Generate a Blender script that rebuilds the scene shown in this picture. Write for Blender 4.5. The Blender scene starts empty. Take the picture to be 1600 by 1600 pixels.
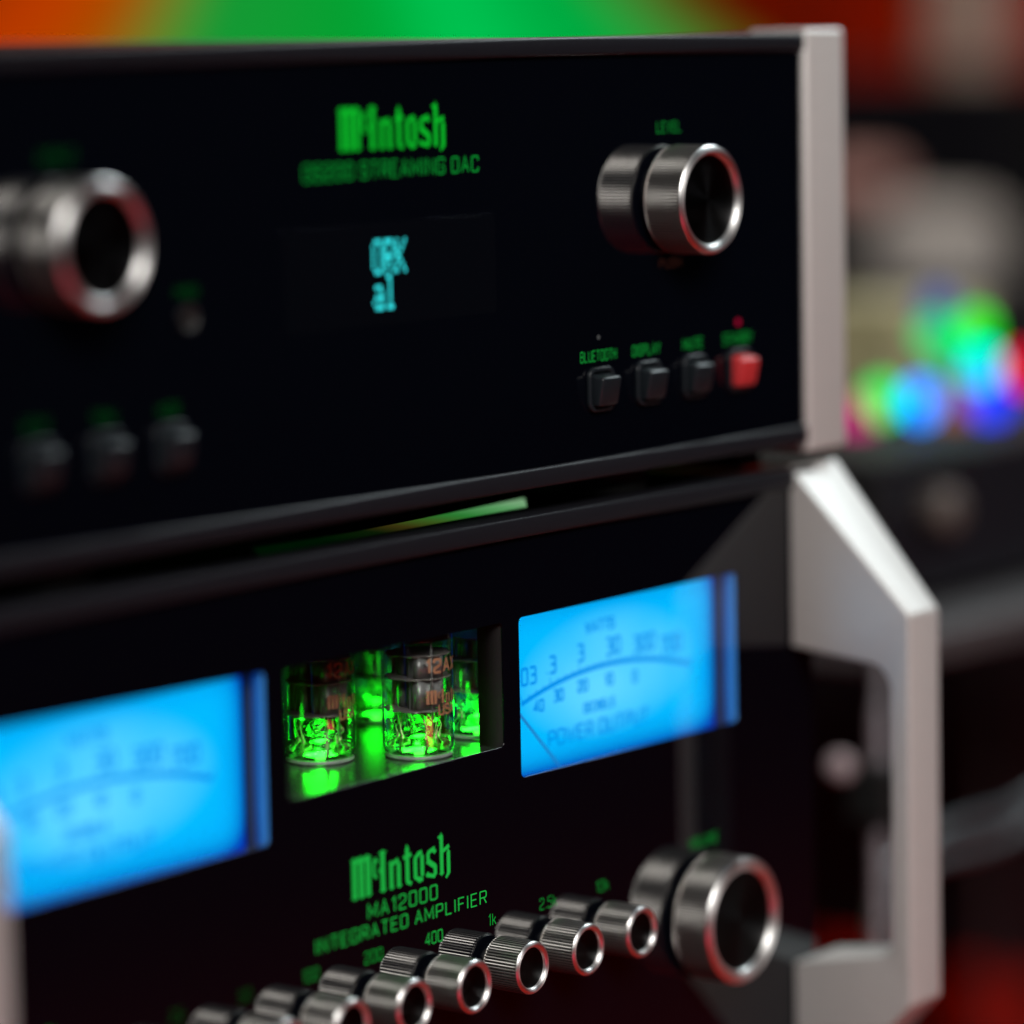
import bpy, bmesh, math, random
from mathutils import Matrix, Vector

# ------------------------------------------------------------------ camera, world, lamps
S = bpy.context.scene
COL = S.collection
MM = 0.001
random.seed(7)

cam_d = bpy.data.cameras.new('camera')
cam = bpy.data.objects.new('camera', cam_d); COL.objects.link(cam); S.camera = cam
yaw, pitch, roll = math.radians(51.559), math.radians(7.064), math.radians(-1.121)
fw = Vector((math.sin(yaw)*math.cos(pitch), math.cos(yaw)*math.cos(pitch), -math.sin(pitch)))
rt = Vector((math.cos(yaw), -math.sin(yaw), 0)); up = rt.cross(fw)
r2 = rt*math.cos(roll) + up*math.sin(roll); u2 = -rt*math.sin(roll) + up*math.cos(roll)
M3 = Matrix((r2, u2, -fw)).transposed()
cam.matrix_world = Matrix.Translation(Vector((-0.79667, -0.67420, 0.33252))) @ M3.to_4x4()
cam_d.sensor_fit = 'HORIZONTAL'; cam_d.sensor_width = 24.0; cam_d.lens = 88.79
cam_d.clip_start = 0.05; cam_d.clip_end = 60
cam_d.dof.use_dof = True; cam_d.dof.focus_distance = 1.094; cam_d.dof.aperture_fstop = 2.0

S.view_settings.view_transform = 'Standard'; S.view_settings.look = 'None'
S.view_settings.exposure = 0; S.view_settings.gamma = 1
S.view_settings.use_curve_mapping = False
S.cycles.use_denoising = True
S.cycles.max_bounces = 14; S.cycles.transparent_max_bounces = 24
S.cycles.transmission_bounces = 12; S.cycles.glossy_bounces = 8
S.cycles.sample_clamp_indirect = 6
S.cycles.caustics_reflective = True; S.cycles.caustics_refractive = True

W = bpy.data.worlds.new('World'); S.world = W; W.use_nodes = True
bg = W.node_tree.nodes['Background']
bg.inputs[0].default_value = (0.6, 0.7, 1.0, 1); bg.inputs[1].default_value = 0.004

def area(name, loc, target, sx, sy, power, color, spread=180):
    d = bpy.data.lights.new(name, 'AREA'); d.shape = 'RECTANGLE'; d.size = sx; d.size_y = sy
    d.energy = power; d.color = color; d.spread = math.radians(spread)
    o = bpy.data.objects.new(name, d); COL.objects.link(o); o.location = loc
    o.rotation_euler = (Vector(target) - Vector(loc)).to_track_quat('-Z', 'Y').to_euler()
    return o
# the shop's ceiling lamps (behind the photographer, over the stack), then added fills and a low red lamp
area('ceiling_lamp_front', (-0.95, -1.85, 1.60), (0.55, 0, 0.10), 1.7, 1.0, 17, (1.0, 0.97, 0.93), 60)
area('ceiling_lamp_above', (1.70, -0.20, 1.60), (0.2, -0.05, 0.15), 0.9, 0.7, 6.2, (0.84, 0.97, 1.0), 70)
area('added_fill_panel', (-0.2, -1.3, 2.5), (-0.2, -1.2, 0), 2.6, 2.2, 4, (1.0, 0.97, 0.94))  # added broad fill, softens the break between the two lamps' highlights
area('added_rear_fill', (2.2, 1.3, 2.1), (2.0, 1.1, 0.0), 0.9, 0.9, 13, (1.0, 0.88, 0.78), 120)  # added to light the background things and the carpet beyond
area('low_red_fill', (-0.25, -1.15, -0.36), (0, 0, 0.08), 0.5, 0.17, 0.48, (1.0, 0.04, 0.10), 100)  # added low red lamp, stands for the lit red floor in front

# ------------------------------------------------------------------ materials
def mat(name, base=(0.8,)*3, rough=0.5, metal=0.0, emit=None, estr=1.0, ior=1.5, spec=None, noise=None, bump=None):
    m = bpy.data.materials.new(name); m.use_nodes = True
    nt = m.node_tree; b = nt.nodes['Principled BSDF']
    b.inputs['Base Color'].default_value = (*base, 1); b.inputs['Roughness'].default_value = rough
    b.inputs['Metallic'].default_value = metal; b.inputs['IOR'].default_value = ior
    if spec is not None: b.inputs['Specular IOR Level'].default_value = spec
    if emit:
        b.inputs['Emission Color'].default_value = (*emit, 1); b.inputs['Emission Strength'].default_value = estr
    if noise:                                    # (scale, amount) colour and roughness variation
        tc = nt.nodes.new('ShaderNodeTexCoord'); n = nt.nodes.new('ShaderNodeTexNoise')
        n.inputs['Scale'].default_value = noise[0]; n.inputs['Detail'].default_value = 6
        nt.links.new(tc.outputs['Object'], n.inputs['Vector'])
        mr = nt.nodes.new('ShaderNodeMapRange')
        mr.inputs[3].default_value = max(0.0, rough - noise[1]); mr.inputs[4].default_value = min(1.0, rough + noise[1])
        nt.links.new(n.outputs['Fac'], mr.inputs[0]); nt.links.new(mr.outputs[0], b.inputs['Roughness'])
        cr = nt.nodes.new('ShaderNodeValToRGB')
        cr.color_ramp.elements[0].color = (*[c*(1-noise[1]) for c in base], 1); cr.color_ramp.elements[0].position = 0.3
        cr.color_ramp.elements[1].color = (*[min(1, c*(1+noise[1]*0.6)) for c in base], 1); cr.color_ramp.elements[1].position = 0.7
        nt.links.new(n.outputs['Fac'], cr.inputs[0]); nt.links.new(cr.outputs[0], b.inputs['Base Color'])
    if bump:
        tc = nt.nodes.new('ShaderNodeTexCoord'); n = nt.nodes.new('ShaderNodeTexNoise')
        n.inputs['Scale'].default_value = bump[0]; n.inputs['Detail'].default_value = 4
        bp = nt.nodes.new('ShaderNodeBump'); bp.inputs['Strength'].default_value = bump[1]; bp.inputs['Distance'].default_value = 0.0002
        nt.links.new(tc.outputs['Object'], n.inputs['Vector']); nt.links.new(n.outputs['Fac'], bp.inputs['Height'])
        nt.links.new(bp.outputs[0], b.inputs['Normal'])
    return m

def emission(name, color, strength):
    m = bpy.data.materials.new(name); m.use_nodes = True; nt = m.node_tree; nt.nodes.clear()
    e = nt.nodes.new('ShaderNodeEmission'); e.inputs[0].default_value = (*color, 1); e.inputs[1].default_value = strength
    o = nt.nodes.new('ShaderNodeOutputMaterial'); nt.links.new(e.outputs[0], o.inputs[0])
    return m

def clear(name, tint=(1, 1, 1), ior=1.45, boost=1.0):      # a thin clear pane or glass wall: lets light straight through, mirrors by Fresnel
    m = bpy.data.materials.new(name); m.use_nodes = True; nt = m.node_tree; nt.nodes.clear()
    t = nt.nodes.new('ShaderNodeBsdfTransparent'); t.inputs[0].default_value = (*tint, 1)
    g = nt.nodes.new('ShaderNodeBsdfGlossy'); g.inputs['Roughness'].default_value = 0.02
    lw = nt.nodes.new('ShaderNodeLayerWeight'); lw.inputs[0].default_value = 0.5      # Facing is the same from both sides
    pw = nt.nodes.new('ShaderNodeMath'); pw.operation = 'POWER'; pw.inputs[1].default_value = 5.0
    f0 = ((ior-1)/(ior+1))**2
    mu = nt.nodes.new('ShaderNodeMath'); mu.operation = 'MULTIPLY_ADD'; mu.use_clamp = True
    mu.inputs[1].default_value = (1-f0)*boost; mu.inputs[2].default_value = f0*boost
    mx = nt.nodes.new('ShaderNodeMixShader'); o = nt.nodes.new('ShaderNodeOutputMaterial')
    nt.links.new(lw.outputs['Facing'], pw.inputs[0]); nt.links.new(pw.outputs[0], mu.inputs[0]); nt.links.new(mu.outputs[0], mx.inputs[0])
    nt.links.new(t.outputs[0], mx.inputs[1]); nt.links.new(g.outputs[0], mx.inputs[2]); nt.links.new(mx.outputs[0], o.inputs[0])
    return m

def glass(name, color=(1, 1, 1), ior=1.5, rough=0.0):
    m = bpy.data.materials.new(name); m.use_nodes = True; nt = m.node_tree; nt.nodes.clear()
    g = nt.nodes.new('ShaderNodeBsdfGlass'); g.inputs['Color'].default_value = (*color, 1)
    g.inputs['IOR'].default_value = ior; g.inputs['Roughness'].default_value = rough
    o = nt.nodes.new('ShaderNodeOutputMaterial'); nt.links.new(g.outputs[0], o.inputs[0])
    return m

def meter_glow():                                           # backlit dial: lamps behind its middle, so the glow falls off towards the border
    m = bpy.data.materials.new('meter_glow'); m.use_nodes = True; nt = m.node_tree; nt.nodes.clear()
    N = lambda t: nt.nodes.new('ShaderNode' + t)
    def mth(op, a, b):
        n = N('Math'); n.operation = op
        for i, v in enumerate((a, b)):
            if isinstance(v, (int, float)): n.inputs[i].default_value = v
            else: nt.links.new(v, n.inputs[i])
        return n.outputs[0]
    tc = N('TexCoord'); sp = N('SeparateXYZ'); nt.links.new(tc.outputs['Object'], sp.inputs[0])
    ax = mth('POWER', mth('DIVIDE', mth('ABSOLUTE', sp.outputs[0], 0), .0555), 14)
    az = mth('POWER', mth('DIVIDE', mth('ABSOLUTE', sp.outputs[2], 0), .0262), 7)
    edge = mth('ADD', ax, az)
    bx = mth('POWER', mth('DIVIDE', sp.outputs[0], .045), 2); bz = mth('POWER', mth('DIVIDE', sp.outputs[2], .020), 2)
    n = N('TexNoise'); n.inputs['Scale'].default_value = 32; n.inputs['Detail'].default_value = 1.5
    nt.links.new(tc.outputs['Object'], n.inputs['Vector'])
    mid = mth('MULTIPLY', mth('SUBTRACT', 1.05, mth('ADD', bx, bz)), mth('MULTIPLY', n.outputs['Fac'], 1.5))
    cr = N('ValToRGB'); e_ = cr.color_ramp.elements
    e_[0].position = 0; e_[0].color = (0.0, 0.55, 1.14, 1); e_[1].position = .9; e_[1].color = (0.13, 0.76, 1.22, 1)
    nt.links.new(mid, cr.inputs[0])
    mx = N('Mix'); mx.data_type = 'RGBA'; mx.clamp_factor = True
    nt.links.new(edge, mx.inputs[0]); nt.links.new(cr.outputs[0], mx.inputs[6]); mx.inputs[7].default_value = (0.0, 0.045, 0.50, 1)
    e = N('Emission'); o = N('OutputMaterial')
    nt.links.new(mx.outputs[2], e.inputs[0]); nt.links.new(e.outputs[0], o.inputs[0])
    return m

def ramp_emission(name, axis, lo, hi, stops, strength, flare=None):     # a lit picture or painted reflection whose colour runs along one object axis
    m = bpy.data.materials.new(name); m.use_nodes = True; nt = m.node_tree; nt.nodes.clear()
    tc = nt.nodes.new('ShaderNodeTexCoord'); sx = nt.nodes.new('ShaderNodeSeparateXYZ')
    mr = nt.nodes.new('ShaderNodeMapRange'); mr.inputs[1].default_value = lo; mr.inputs[2].default_value = hi
    cr = nt.nodes.new('ShaderNodeValToRGB'); el = cr.color_ramp.elements
    while len(el) < len(stops): el.new(0.5)
    for e_, (p, c) in zip(el, stops): e_.position = p; e_.color = (*c, 1)
    e = nt.nodes.new('ShaderNodeEmission'); e.inputs[1].default_value = strength
    o = nt.nodes.new('ShaderNodeOutputMaterial')
    nt.links.new(tc.outputs['Object'], sx.inputs[0])
    if flare:                                               # (slope, z0, x0): the bands of the picture fan out downwards from x0
        def mth(op, a, b):
            n = nt.nodes.new('ShaderNodeMath'); n.operation = op
            for i, v in enumerate((a, b)):
                if isinstance(v, (int, float)): n.inputs[i].default_value = v
                else: nt.links.new(v, n.inputs[i])
            return n.outputs[0]
        k = mth('ADD', mth('MULTIPLY', mth('SUBTRACT', sx.outputs[2], flare[1]), flare[0]), 1.0)
        u = mth('ADD', mth('MULTIPLY', mth('SUBTRACT', sx.outputs[axis], flare[2]), k), flare[2])
        nt.links.new(u, mr.inputs[0])
    else: nt.links.new(sx.outputs[axis], mr.inputs[0])
    nt.links.new(mr.outputs[0], cr.inputs[0]); nt.links.new(cr.outputs[0], e.inputs[0]); nt.links.new(e.outputs[0], o.inputs[0])
    return m

BLACKGLASS = mat('black_glass', (0.0007, 0.0010, 0.0022), 0.015, ior=1.5)
SATIN = mat('satin_black_metal', (0.006, 0.006, 0.008), 0.42, spec=0.12, noise=(900, 0.08), bump=(2500, 0.25))
CHASSIS = mat('black_chassis_paint', (0.008, 0.008, 0.009), 0.28, bump=(2500, 0.2))
ALU = mat('bead_blasted_aluminium', (0.375, 0.36, 0.35), 0.50, metal=0.40, noise=(500, 0.04), bump=(3500, 0.15))
KNURL = mat('knurled_aluminium', (0.80, 0.77, 0.73), 0.32, metal=1.0)
RIM = mat('diamond_cut_rim', (0.90, 0.89, 0.88), 0.44, metal=1.0)
def spun(m, aniso, rot):                                     # lathe-turned metal: circular grooves round the knob's axis
    nt = m.node_tree; b = nt.nodes['Principled BSDF']; t = nt.nodes.new('ShaderNodeTangent'); t.direction_type = 'RADIAL'; t.axis = 'Y'
    b.inputs['Anisotropic'].default_value = aniso; b.inputs['Anisotropic Rotation'].default_value = rot
    nt.links.new(t.outputs[0], b.inputs['Tangent'])
spun(RIM, .80, .25)
INLAY = mat('black_spun_inlay', (0.006, 0.006, 0.007), 0.36, metal=1.0); spun(INLAY, .8, .25)
GROOVE = mat('black_groove', (0.004, 0.004, 0.004), 0.5)
PLASTIC = mat('charcoal_plastic', (0.006, 0.008, 0.010), 0.33, spec=0.20)
REDPLASTIC = mat('red_plastic', (0.30, 0.018, 0.020), 0.40)
GREEN = emission('green_backlit_print', (0.012, 0.40, 0.050), 1.0)
GREENDAC = emission('green_backlit_print_upper', (0.004, 0.46, 0.022), 1.0)
GREENDIM = emission('green_backlit_small_print', (0.006, 0.20, 0.026), 1.0)
GREENFAINT = emission('green_backlit_faint_print', (0.001, 0.055, 0.006), 1.0)
GREENDS = emission('green_backlit_model_print', (0.004, 0.27, 0.030), 1.0)
AMBERDIM = emission('dim_amber_print', (0.020, 0.006, 0.004), 1.0)
REDLED = emission('red_standby_led', (0.34, 0.004, 0.03), 1.0)
WHITELED = emission('faint_white_led', (0.05, 0.05, 0.05), 1.0)
CYAN = emission('cyan_display_dots', (0.04, 0.86, 0.90), 1.25)
DISPLAY = mat('display_glass', (0.0012, 0.0014, 0.002), 0.03, emit=(0.0, 0.0003, 0.0014), estr=0.5)
GLOW = meter_glow()
INK = emission('meter_ink_backlit', (0.0, 0.31, 0.92), 1.0)
NEEDLE = mat('needle_blue_black', (0.01, 0.05, 0.12), 0.4, emit=(0, 0.17, 0.55), estr=0.8)
PANE = clear('clear_pane', ior=1.5)
WELL = mat('meter_well_plastic', (0.02, 0.03, 0.06), 0.45, spec=0.25)
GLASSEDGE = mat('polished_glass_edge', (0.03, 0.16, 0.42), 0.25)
TUBEGLASS = clear('tube_glass', (0.97, 0.985, 0.97), ior=1.5, boost=2.2)
TUBEBASE = glass('tube_base_glass', (0.93, 1.0, 0.94), 1.47)
MICA = mat('mica_disc', (0.10, 0.095, 0.09), 0.30)
PLATE = mat('grey_anode_plate', (0.15, 0.155, 0.155), 0.42, metal=0.6, noise=(700, 0.15))
GETTER = mat('getter_mirror', (0.20, 0.19, 0.19), 0.12, metal=1.0)
COPPER = mat('copper_wire', (0.42, 0.30, 0.22), 0.42, metal=0.9)
ORANGE_INK = mat('orange_tube_print', (0.21, 0.095, 0.045), 0.6)
GREENLED = emission('green_led', (0.05, 1.0, 0.04), 4.0)
BAYFLOOR = mat('bay_floor_gloss', (0.016, 0.024, 0.018), 0.22, bump=(1500, 0.05))
BAYWALL = mat('bay_wall', (0.07, 0.08, 0.07), 0.28)
SOCKET = mat('pale_socket_ring', (0.14, 0.16, 0.145), 0.4)
RUBBER = mat('black_rubber', (0.004, 0.004, 0.004), 0.7, spec=0.15)

# ------------------------------------------------------------------ mesh helpers (all coordinates in millimetres)
WO = {}                                                     # world origin of each object, mm
def link(name, me, m, parent=None, origin=(0, 0, 0), smooth=False):
    o = bpy.data.objects.new(name, me); COL.objects.link(o)
    o.parent = parent
    base = WO[parent] if parent else Vector((0, 0, 0))
    WO[o] = Vector(origin); o.location = (Vector(origin) - base)*MM
    if m is not None and me is not None:
        me.materials.clear(); me.materials.append(m)
    if smooth: me.polygons.foreach_set('use_smooth', [True]*len(me.polygons))
    return o
def root(name, loc, label, cat, group=None, rz=0):
    o = bpy.data.objects.new(name, None); COL.objects.link(o); o.empty_display_size = 0.01
    o.location = Vector(loc)*MM; WO[o] = Vector(loc); o.rotation_euler = (0, 0, rz)
    o['label'] = label; o['category'] = cat
    if group: o['group'] = group
    return o
def tag(o, label, cat, group=None):
    o['label'] = label; o['category'] = cat
    if group: o['group'] = group
    return o
def mesh(verts, faces, origin=(0, 0, 0)):
    me = bpy.data.meshes.new('m'); ox, oy, oz = origin
    me.from_pydata([((x-ox)*MM, (y-oy)*MM, (z-oz)*MM) for x, y, z in verts], [], faces); me.update()
    return me
def bm_mesh(bm):
    me = bpy.data.meshes.new('m'); bmesh.ops.recalc_face_normals(bm, faces=bm.faces); bm.to_mesh(me); bm.free(); return me
def box(x0, x1, y0, y1, z0, z1, origin=(0, 0, 0), bevel=0.0, seg=2):
    bm = bmesh.new(); bmesh.ops.create_cube(bm, size=1)
    for v in bm.verts:
        v.co = Vector((((x0+x1)/2 + v.co.x*(x1-x0) - origin[0])*MM, ((y0+y1)/2 + v.co.y*(y1-y0) - origin[1])*MM, ((z0+z1)/2 + v.co.z*(z1-z0) - origin[2])*MM))
    if bevel: bmesh.ops.bevel(bm, geom=bm.edges[:], offset=bevel*MM, segments=seg, profile=0.5, affect='EDGES')
    return bm_mesh(bm)
def slab(loops, c0, c1, mapper, bevel=0.0, origin=(0, 0, 0)):
    """Outline loops [(a, b), ...] (the first is the border, the others holes) extruded from c0 to c1; mapper(a, b, c) -> x, y, z."""
    cu = bpy.data.curves.new('c', 'CURVE'); cu.dimensions = '2D'; cu.fill_mode = 'BOTH'
    h = abs(c1-c0)/2 - bevel
    cu.extrude = h*MM; cu.bevel_depth = bevel*MM; cu.bevel_resolution = 2; cu.offset = -bevel*MM
    for lp in loops:
        sp = cu.splines.new('POLY'); sp.points.add(len(lp)-1)
        for p, (a, b) in zip(sp.points, lp): p.co = (a*MM, b*MM, 0, 1)
        sp.use_cyclic_u = True
    o = bpy.data.objects.new('c', cu); COL.objects.link(o)
    dg = bpy.context.evaluated_depsgraph_get(); me = bpy.data.meshes.new_from_object(o.evaluated_get(dg))
    bpy.data.objects.remove(o); bpy.data.curves.remove(cu)
    cm = (c0+c1)/2
    for v in me.vertices:
        x, y, z = mapper(v.co.x/MM, v.co.y/MM, cm + v.co.z/MM)
        v.co = ((x-origin[0])*MM, (y-origin[1])*MM, (z-origin[2])*MM)
    bm = bmesh.new(); bm.from_mesh(me); bmesh.ops.remove_doubles(bm, verts=bm.verts[:], dist=1e-6)
    bpy.data.meshes.remove(me)
    return bm_mesh(bm)
PANEL = lambda a, b, c: (a, c, b)                           # outline in x, z; thickness along y
def rrect(x0, x1, z0, z1, r, n=5):
    pts = []
    for cx, cz, a0 in ((x1-r, z1-r, 0), (x0+r, z1-r, 90), (x0+r, z0+r, 180), (x1-r, z0+r, 270)):
        for k in range(n+1):
            a = math.radians(a0 + 90*k/n); pts.append((cx + r*math.cos(a), cz + r*math.sin(a)))
    return pts
def rounded(pts, radii, n=5):
    out = []
    for i, p in enumerate(pts):
        r = radii[i]
        if r <= 0: out.append(p); continue
        a = Vector(pts[i-1]); b = Vector(p); c = Vector(pts[(i+1) % len(pts)])
        u = (a-b).normalized(); v = (c-b).normalized(); half = u.angle(v)/2
        d = r/math.tan(half); p0 = b+u*d; p1 = b+v*d; cen = b + (u+v).normalized()*(r/math.sin(half))
        for k in range(n+1):
            q = p0.lerp(p1, k/n) - cen; q = cen + q.normalized()*r; out.append((q.x, q.y))
    return out
def lathe(profile, seg, axis='y', center=(0, 0, 0), cap0=True, cap1=True, rad=None):
    """profile [(radius, along)], turned round the axis; rad(r, i, j) may modulate the radius."""
    V = []; F = []
    for j, (r, t) in enumerate(profile):
        for i in range(seg):
            a = 2*math.pi*i/seg; rr = rad(r, i, j) if rad else r
            if axis == 'y': V.append((center[0]+rr*math.cos(a), center[1]+t, center[2]+rr*math.sin(a)))
            else: V.append((center[0]+rr*math.cos(a), center[1]+rr*math.sin(a), center[2]+t))
    for j in range(len(profile)-1):
        for i in range(seg):
            k = (i+1) % seg; F.append((j*seg+i, j*seg+k, (j+1)*seg+k, (j+1)*seg+i))
    if cap0: F.append(tuple(range(seg)))
    if cap1: F.append(tuple(range((len(profile)-1)*seg, len(profile)*seg)))
    bm = bmesh.new(); vs = [bm.verts.new(Vector(v)*MM) for v in V]
    for f in F: bm.faces.new([vs[i] for i in f])
    return bm_mesh(bm)
def smooth_by_angle(me, deg=35):
    me.polygons.foreach_set('use_smooth', [True]*len(me.polygons))
    bm = bmesh.new(); bm.from_mesh(me); lim = math.radians(deg)
    for e in bm.edges:
        if len(e.link_faces) == 2: e.smooth = e.calc_face_angle(0) < lim
    bm.to_mesh(me); bm.free(); return me
def tube_path(pts, r, seg=8):
    V = []; F = []; n = len(pts); P = [Vector(p) for p in pts]
    for i in range(n):
        t = (P[min(i+1, n-1)] - P[max(i-1, 0)]).normalized()
        a = Vector((0, 0, 1)) if abs(t.z) < 0.9 else Vector((1, 0, 0))
        u = t.cross(a).normalized(); v = t.cross(u)
        for k in range(seg):
            q = 2*math.pi*k/seg; V.append(tuple(P[i] + u*(r*math.cos(q)) + v*(r*math.sin(q))))
    for i in range(n-1):
        for k in range(seg):
            k2 = (k+1) % seg; F.append((i*seg+k, i*seg+k2, (i+1)*seg+k2, (i+1)*seg+k))
    F.append(tuple(range(seg))); F.append(tuple(range((n-1)*seg, n*seg)))
    me = mesh(V, F); me.polygons.foreach_set('use_smooth', [True]*len(me.polygons)); return me

# ------------------------------------------------------------------ lettering: a thin stroke alphabet and the blackletter wordmark
def rr(*p): return ('r', p)
def ll(*p): return ('l', p)
GL = {
 'A': (.62, [ll((0, 0), (.31, 1), (.62, 0)), ll((.11, .34), (.51, .34))]),
 'B': (.60, [rr((0, 0), (0, 1), (.56, 1), (.56, .53), (.02, .53)), rr((.02, .53), (.60, .53), (.60, 0), (0, 0))]),
 'C': (.60, [rr((.60, .72), (.60, 1), (0, 1), (0, 0), (.60, 0), (.60, .28))]),
 'D': (.60, [rr((0, 0), (0, 1), (.60, 1), (.60, 0), (0, 0))]),
 'E': (.54, [ll((.54, 1), (0, 1), (0, 0), (.54, 0)), ll((0, .52), (.48, .52))]),
 'F': (.52, [ll((.52, 1), (0, 1), (0, 0)), ll((0, .52), (.46, .52))]),
 'G': (.62, [rr((.62, .74), (.62, 1), (0, 1), (0, 0), (.62, 0), (.62, .48), (.34, .48))]),
 'H': (.60, [ll((0, 0), (0, 1)), ll((.60, 0), (.60, 1)), ll((0, .52), (.60, .52))]),
 'I': (.06, [ll((.03, 0), (.03, 1))]),
 'K': (.58, [ll((0, 0), (0, 1)), ll((.56, 1), (.02, .46)), ll((.2, .63), (.60, 0))]),
 'L': (.52, [ll((0, 1), (0, 0), (.52, 0))]),
 'M': (.74, [ll((0, 0), (0, 1), (.37, .22), (.74, 1), (.74, 0))]),
 'N': (.62, [ll((0, 0), (0, 1), (.62, 0), (.62, 1))]),
 'O': (.62, [rr((.31, 1), (0, 1), (0, 0), (.62, 0), (.62, 1), (.31, 1))]),
 'P': (.58, [ll((0, 0), (0, 1)), rr((0, 1), (.58, 1), (.58, .46), (0, .46))]),
 'R': (.60, [ll((0, 0), (0, 1)), rr((0, 1), (.60, 1), (.60, .48), (0, .48)), ll((.34, .48), (.60, 0))]),
 'S': (.60, [rr((.58, .76), (.58, 1), (0, 1), (0, .53), (.60, .53), (.60, 0), (0, 0), (0, .24))]),
 'T': (.60, [ll((0, 1), (.60, 1)), ll((.30, 1), (.30, 0))]),
 'U': (.60, [rr((0, 1), (0, 0), (.60, 0), (.60, 1))]),
 'V': (.62, [ll((0, 1), (.31, 0), (.62, 1))]),
 'W': (.84, [ll((0, 1), (.21, 0), (.42, .8), (.63, 0), (.84, 1))]),
 'X': (.60, [ll((0, 0), (.60, 1)), ll((0, 1), (.60, 0))]),
 'Y': (.62, [ll((0, 1), (.31, .5), (.62, 1)), ll((.31, .5), (.31, 0))]),
 '0': (.58, [rr((.29, 1), (0, 1), (0, 0), (.58, 0), (.58, 1), (.29, 1))]),
 '1': (.30, [ll((.04, .78), (.24, 1), (.24, 0))]),
 '2': (.56, [rr((0, .74), (0, 1), (.56, 1), (.56, .56), (0, .28), (0, 0)), ll((0, 0), (.58, 0))]),
 '3': (.56, [rr((0, 1), (.56, 1), (.56, .53), (.12, .53)), rr((.12, .53), (.58, .53), (.58, 0), (0, 0))]),
 '4': (.58, [ll((.44, 0), (.44, 1), (0, .28), (.60, .28))]),
 '5': (.56, [rr((.54, 1), (.03, 1), (.0, .56), (.56, .58), (.56, 0), (0, 0), (0, .2))]),
 '7': (.54, [ll((0, 1), (.54, 1), (.18, 0))]),
 'k': (.46, [ll((0, 0), (0, 1)), ll((.42, .66), (.02, .30)), ll((.16, .44), (.46, 0))]),
 '.': (.08, [ll((.02, .0), (.06, .07))]),
}
def round_path(p, r=.17, n=4):
    P = [Vector(q) for q in p]; closed = (P[0]-P[-1]).length < 1e-6
    out = [P[0]]
    for i in range(1, len(P)-1):
        a, b, c = P[i-1], P[i], P[i+1]
        d = min(r, (a-b).length*0.48, (c-b).length*0.48)
        p0 = b + (a-b).normalized()*d; p1 = b + (c-b).normalized()*d
        for k in range(n+1):
            t = k/n; out.append(p0*(1-t)**2 + b*(2*t*(1-t)) + p1*t*t)
    out.append(P[-1]); return out, closed
def ribbon(V, F, path, w, put):
    P = []
    for p in path:
        p = Vector(p)
        if not P or (p-P[-1]).length > 1e-4: P.append(p)
    b = len(V); n = len(P)
    for i in range(n):
        d0 = (P[i]-P[i-1]).normalized() if i else (P[1]-P[0]).normalized()
        d1 = (P[i+1]-P[i]).normalized() if i < n-1 else d0
        nrm = Vector((-(d0.y+d1.y), d0.x+d1.x))
        nrm = nrm.normalized() if nrm.length > 1e-5 else Vector((-d0.y, d0.x))
        k = max(0.45, nrm.dot(Vector((-d0.y, d0.x)))); o = nrm*(w/2/k)
        V.append(put(P[i]+o)); V.append(put(P[i]-o))
    for i in range(n-1): F.append((b+2*i, b+2*i+1, b+2*i+3, b+2*i+2))
def text_mesh(s, xc, z0, h, width=None, y=0.0, w=0.13, gap=0.26, put3=None):
    """The string in strokes, centred at xc with its baseline at z0; width stretches it to that many millimetres."""
    adv = []; x = 0
    for ch in s:
        if ch == ' ': x += 0.42; continue
        adv.append((ch, x)); x += GL[ch][0] + gap
    tot = x - gap; kx = (width/tot) if width else h
    V = []; F = []; n = 0
    for ch, x0 in adv:
        for kind, p in GL[ch][1]:
            path = round_path(p)[0] if kind == 'r' else [Vector(q) for q in p]
            n += 1; yy = y - 0.0015*(n % 5)
            def put(q, x0=x0, yy=yy):
                u = xc + (x0 + q.x - tot/2)*kx; v = z0 + q.y*h
                return put3(u, v, yy) if put3 else (u, yy, v)
            ribbon(V, F, path, w, put)
    return V, F
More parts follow.
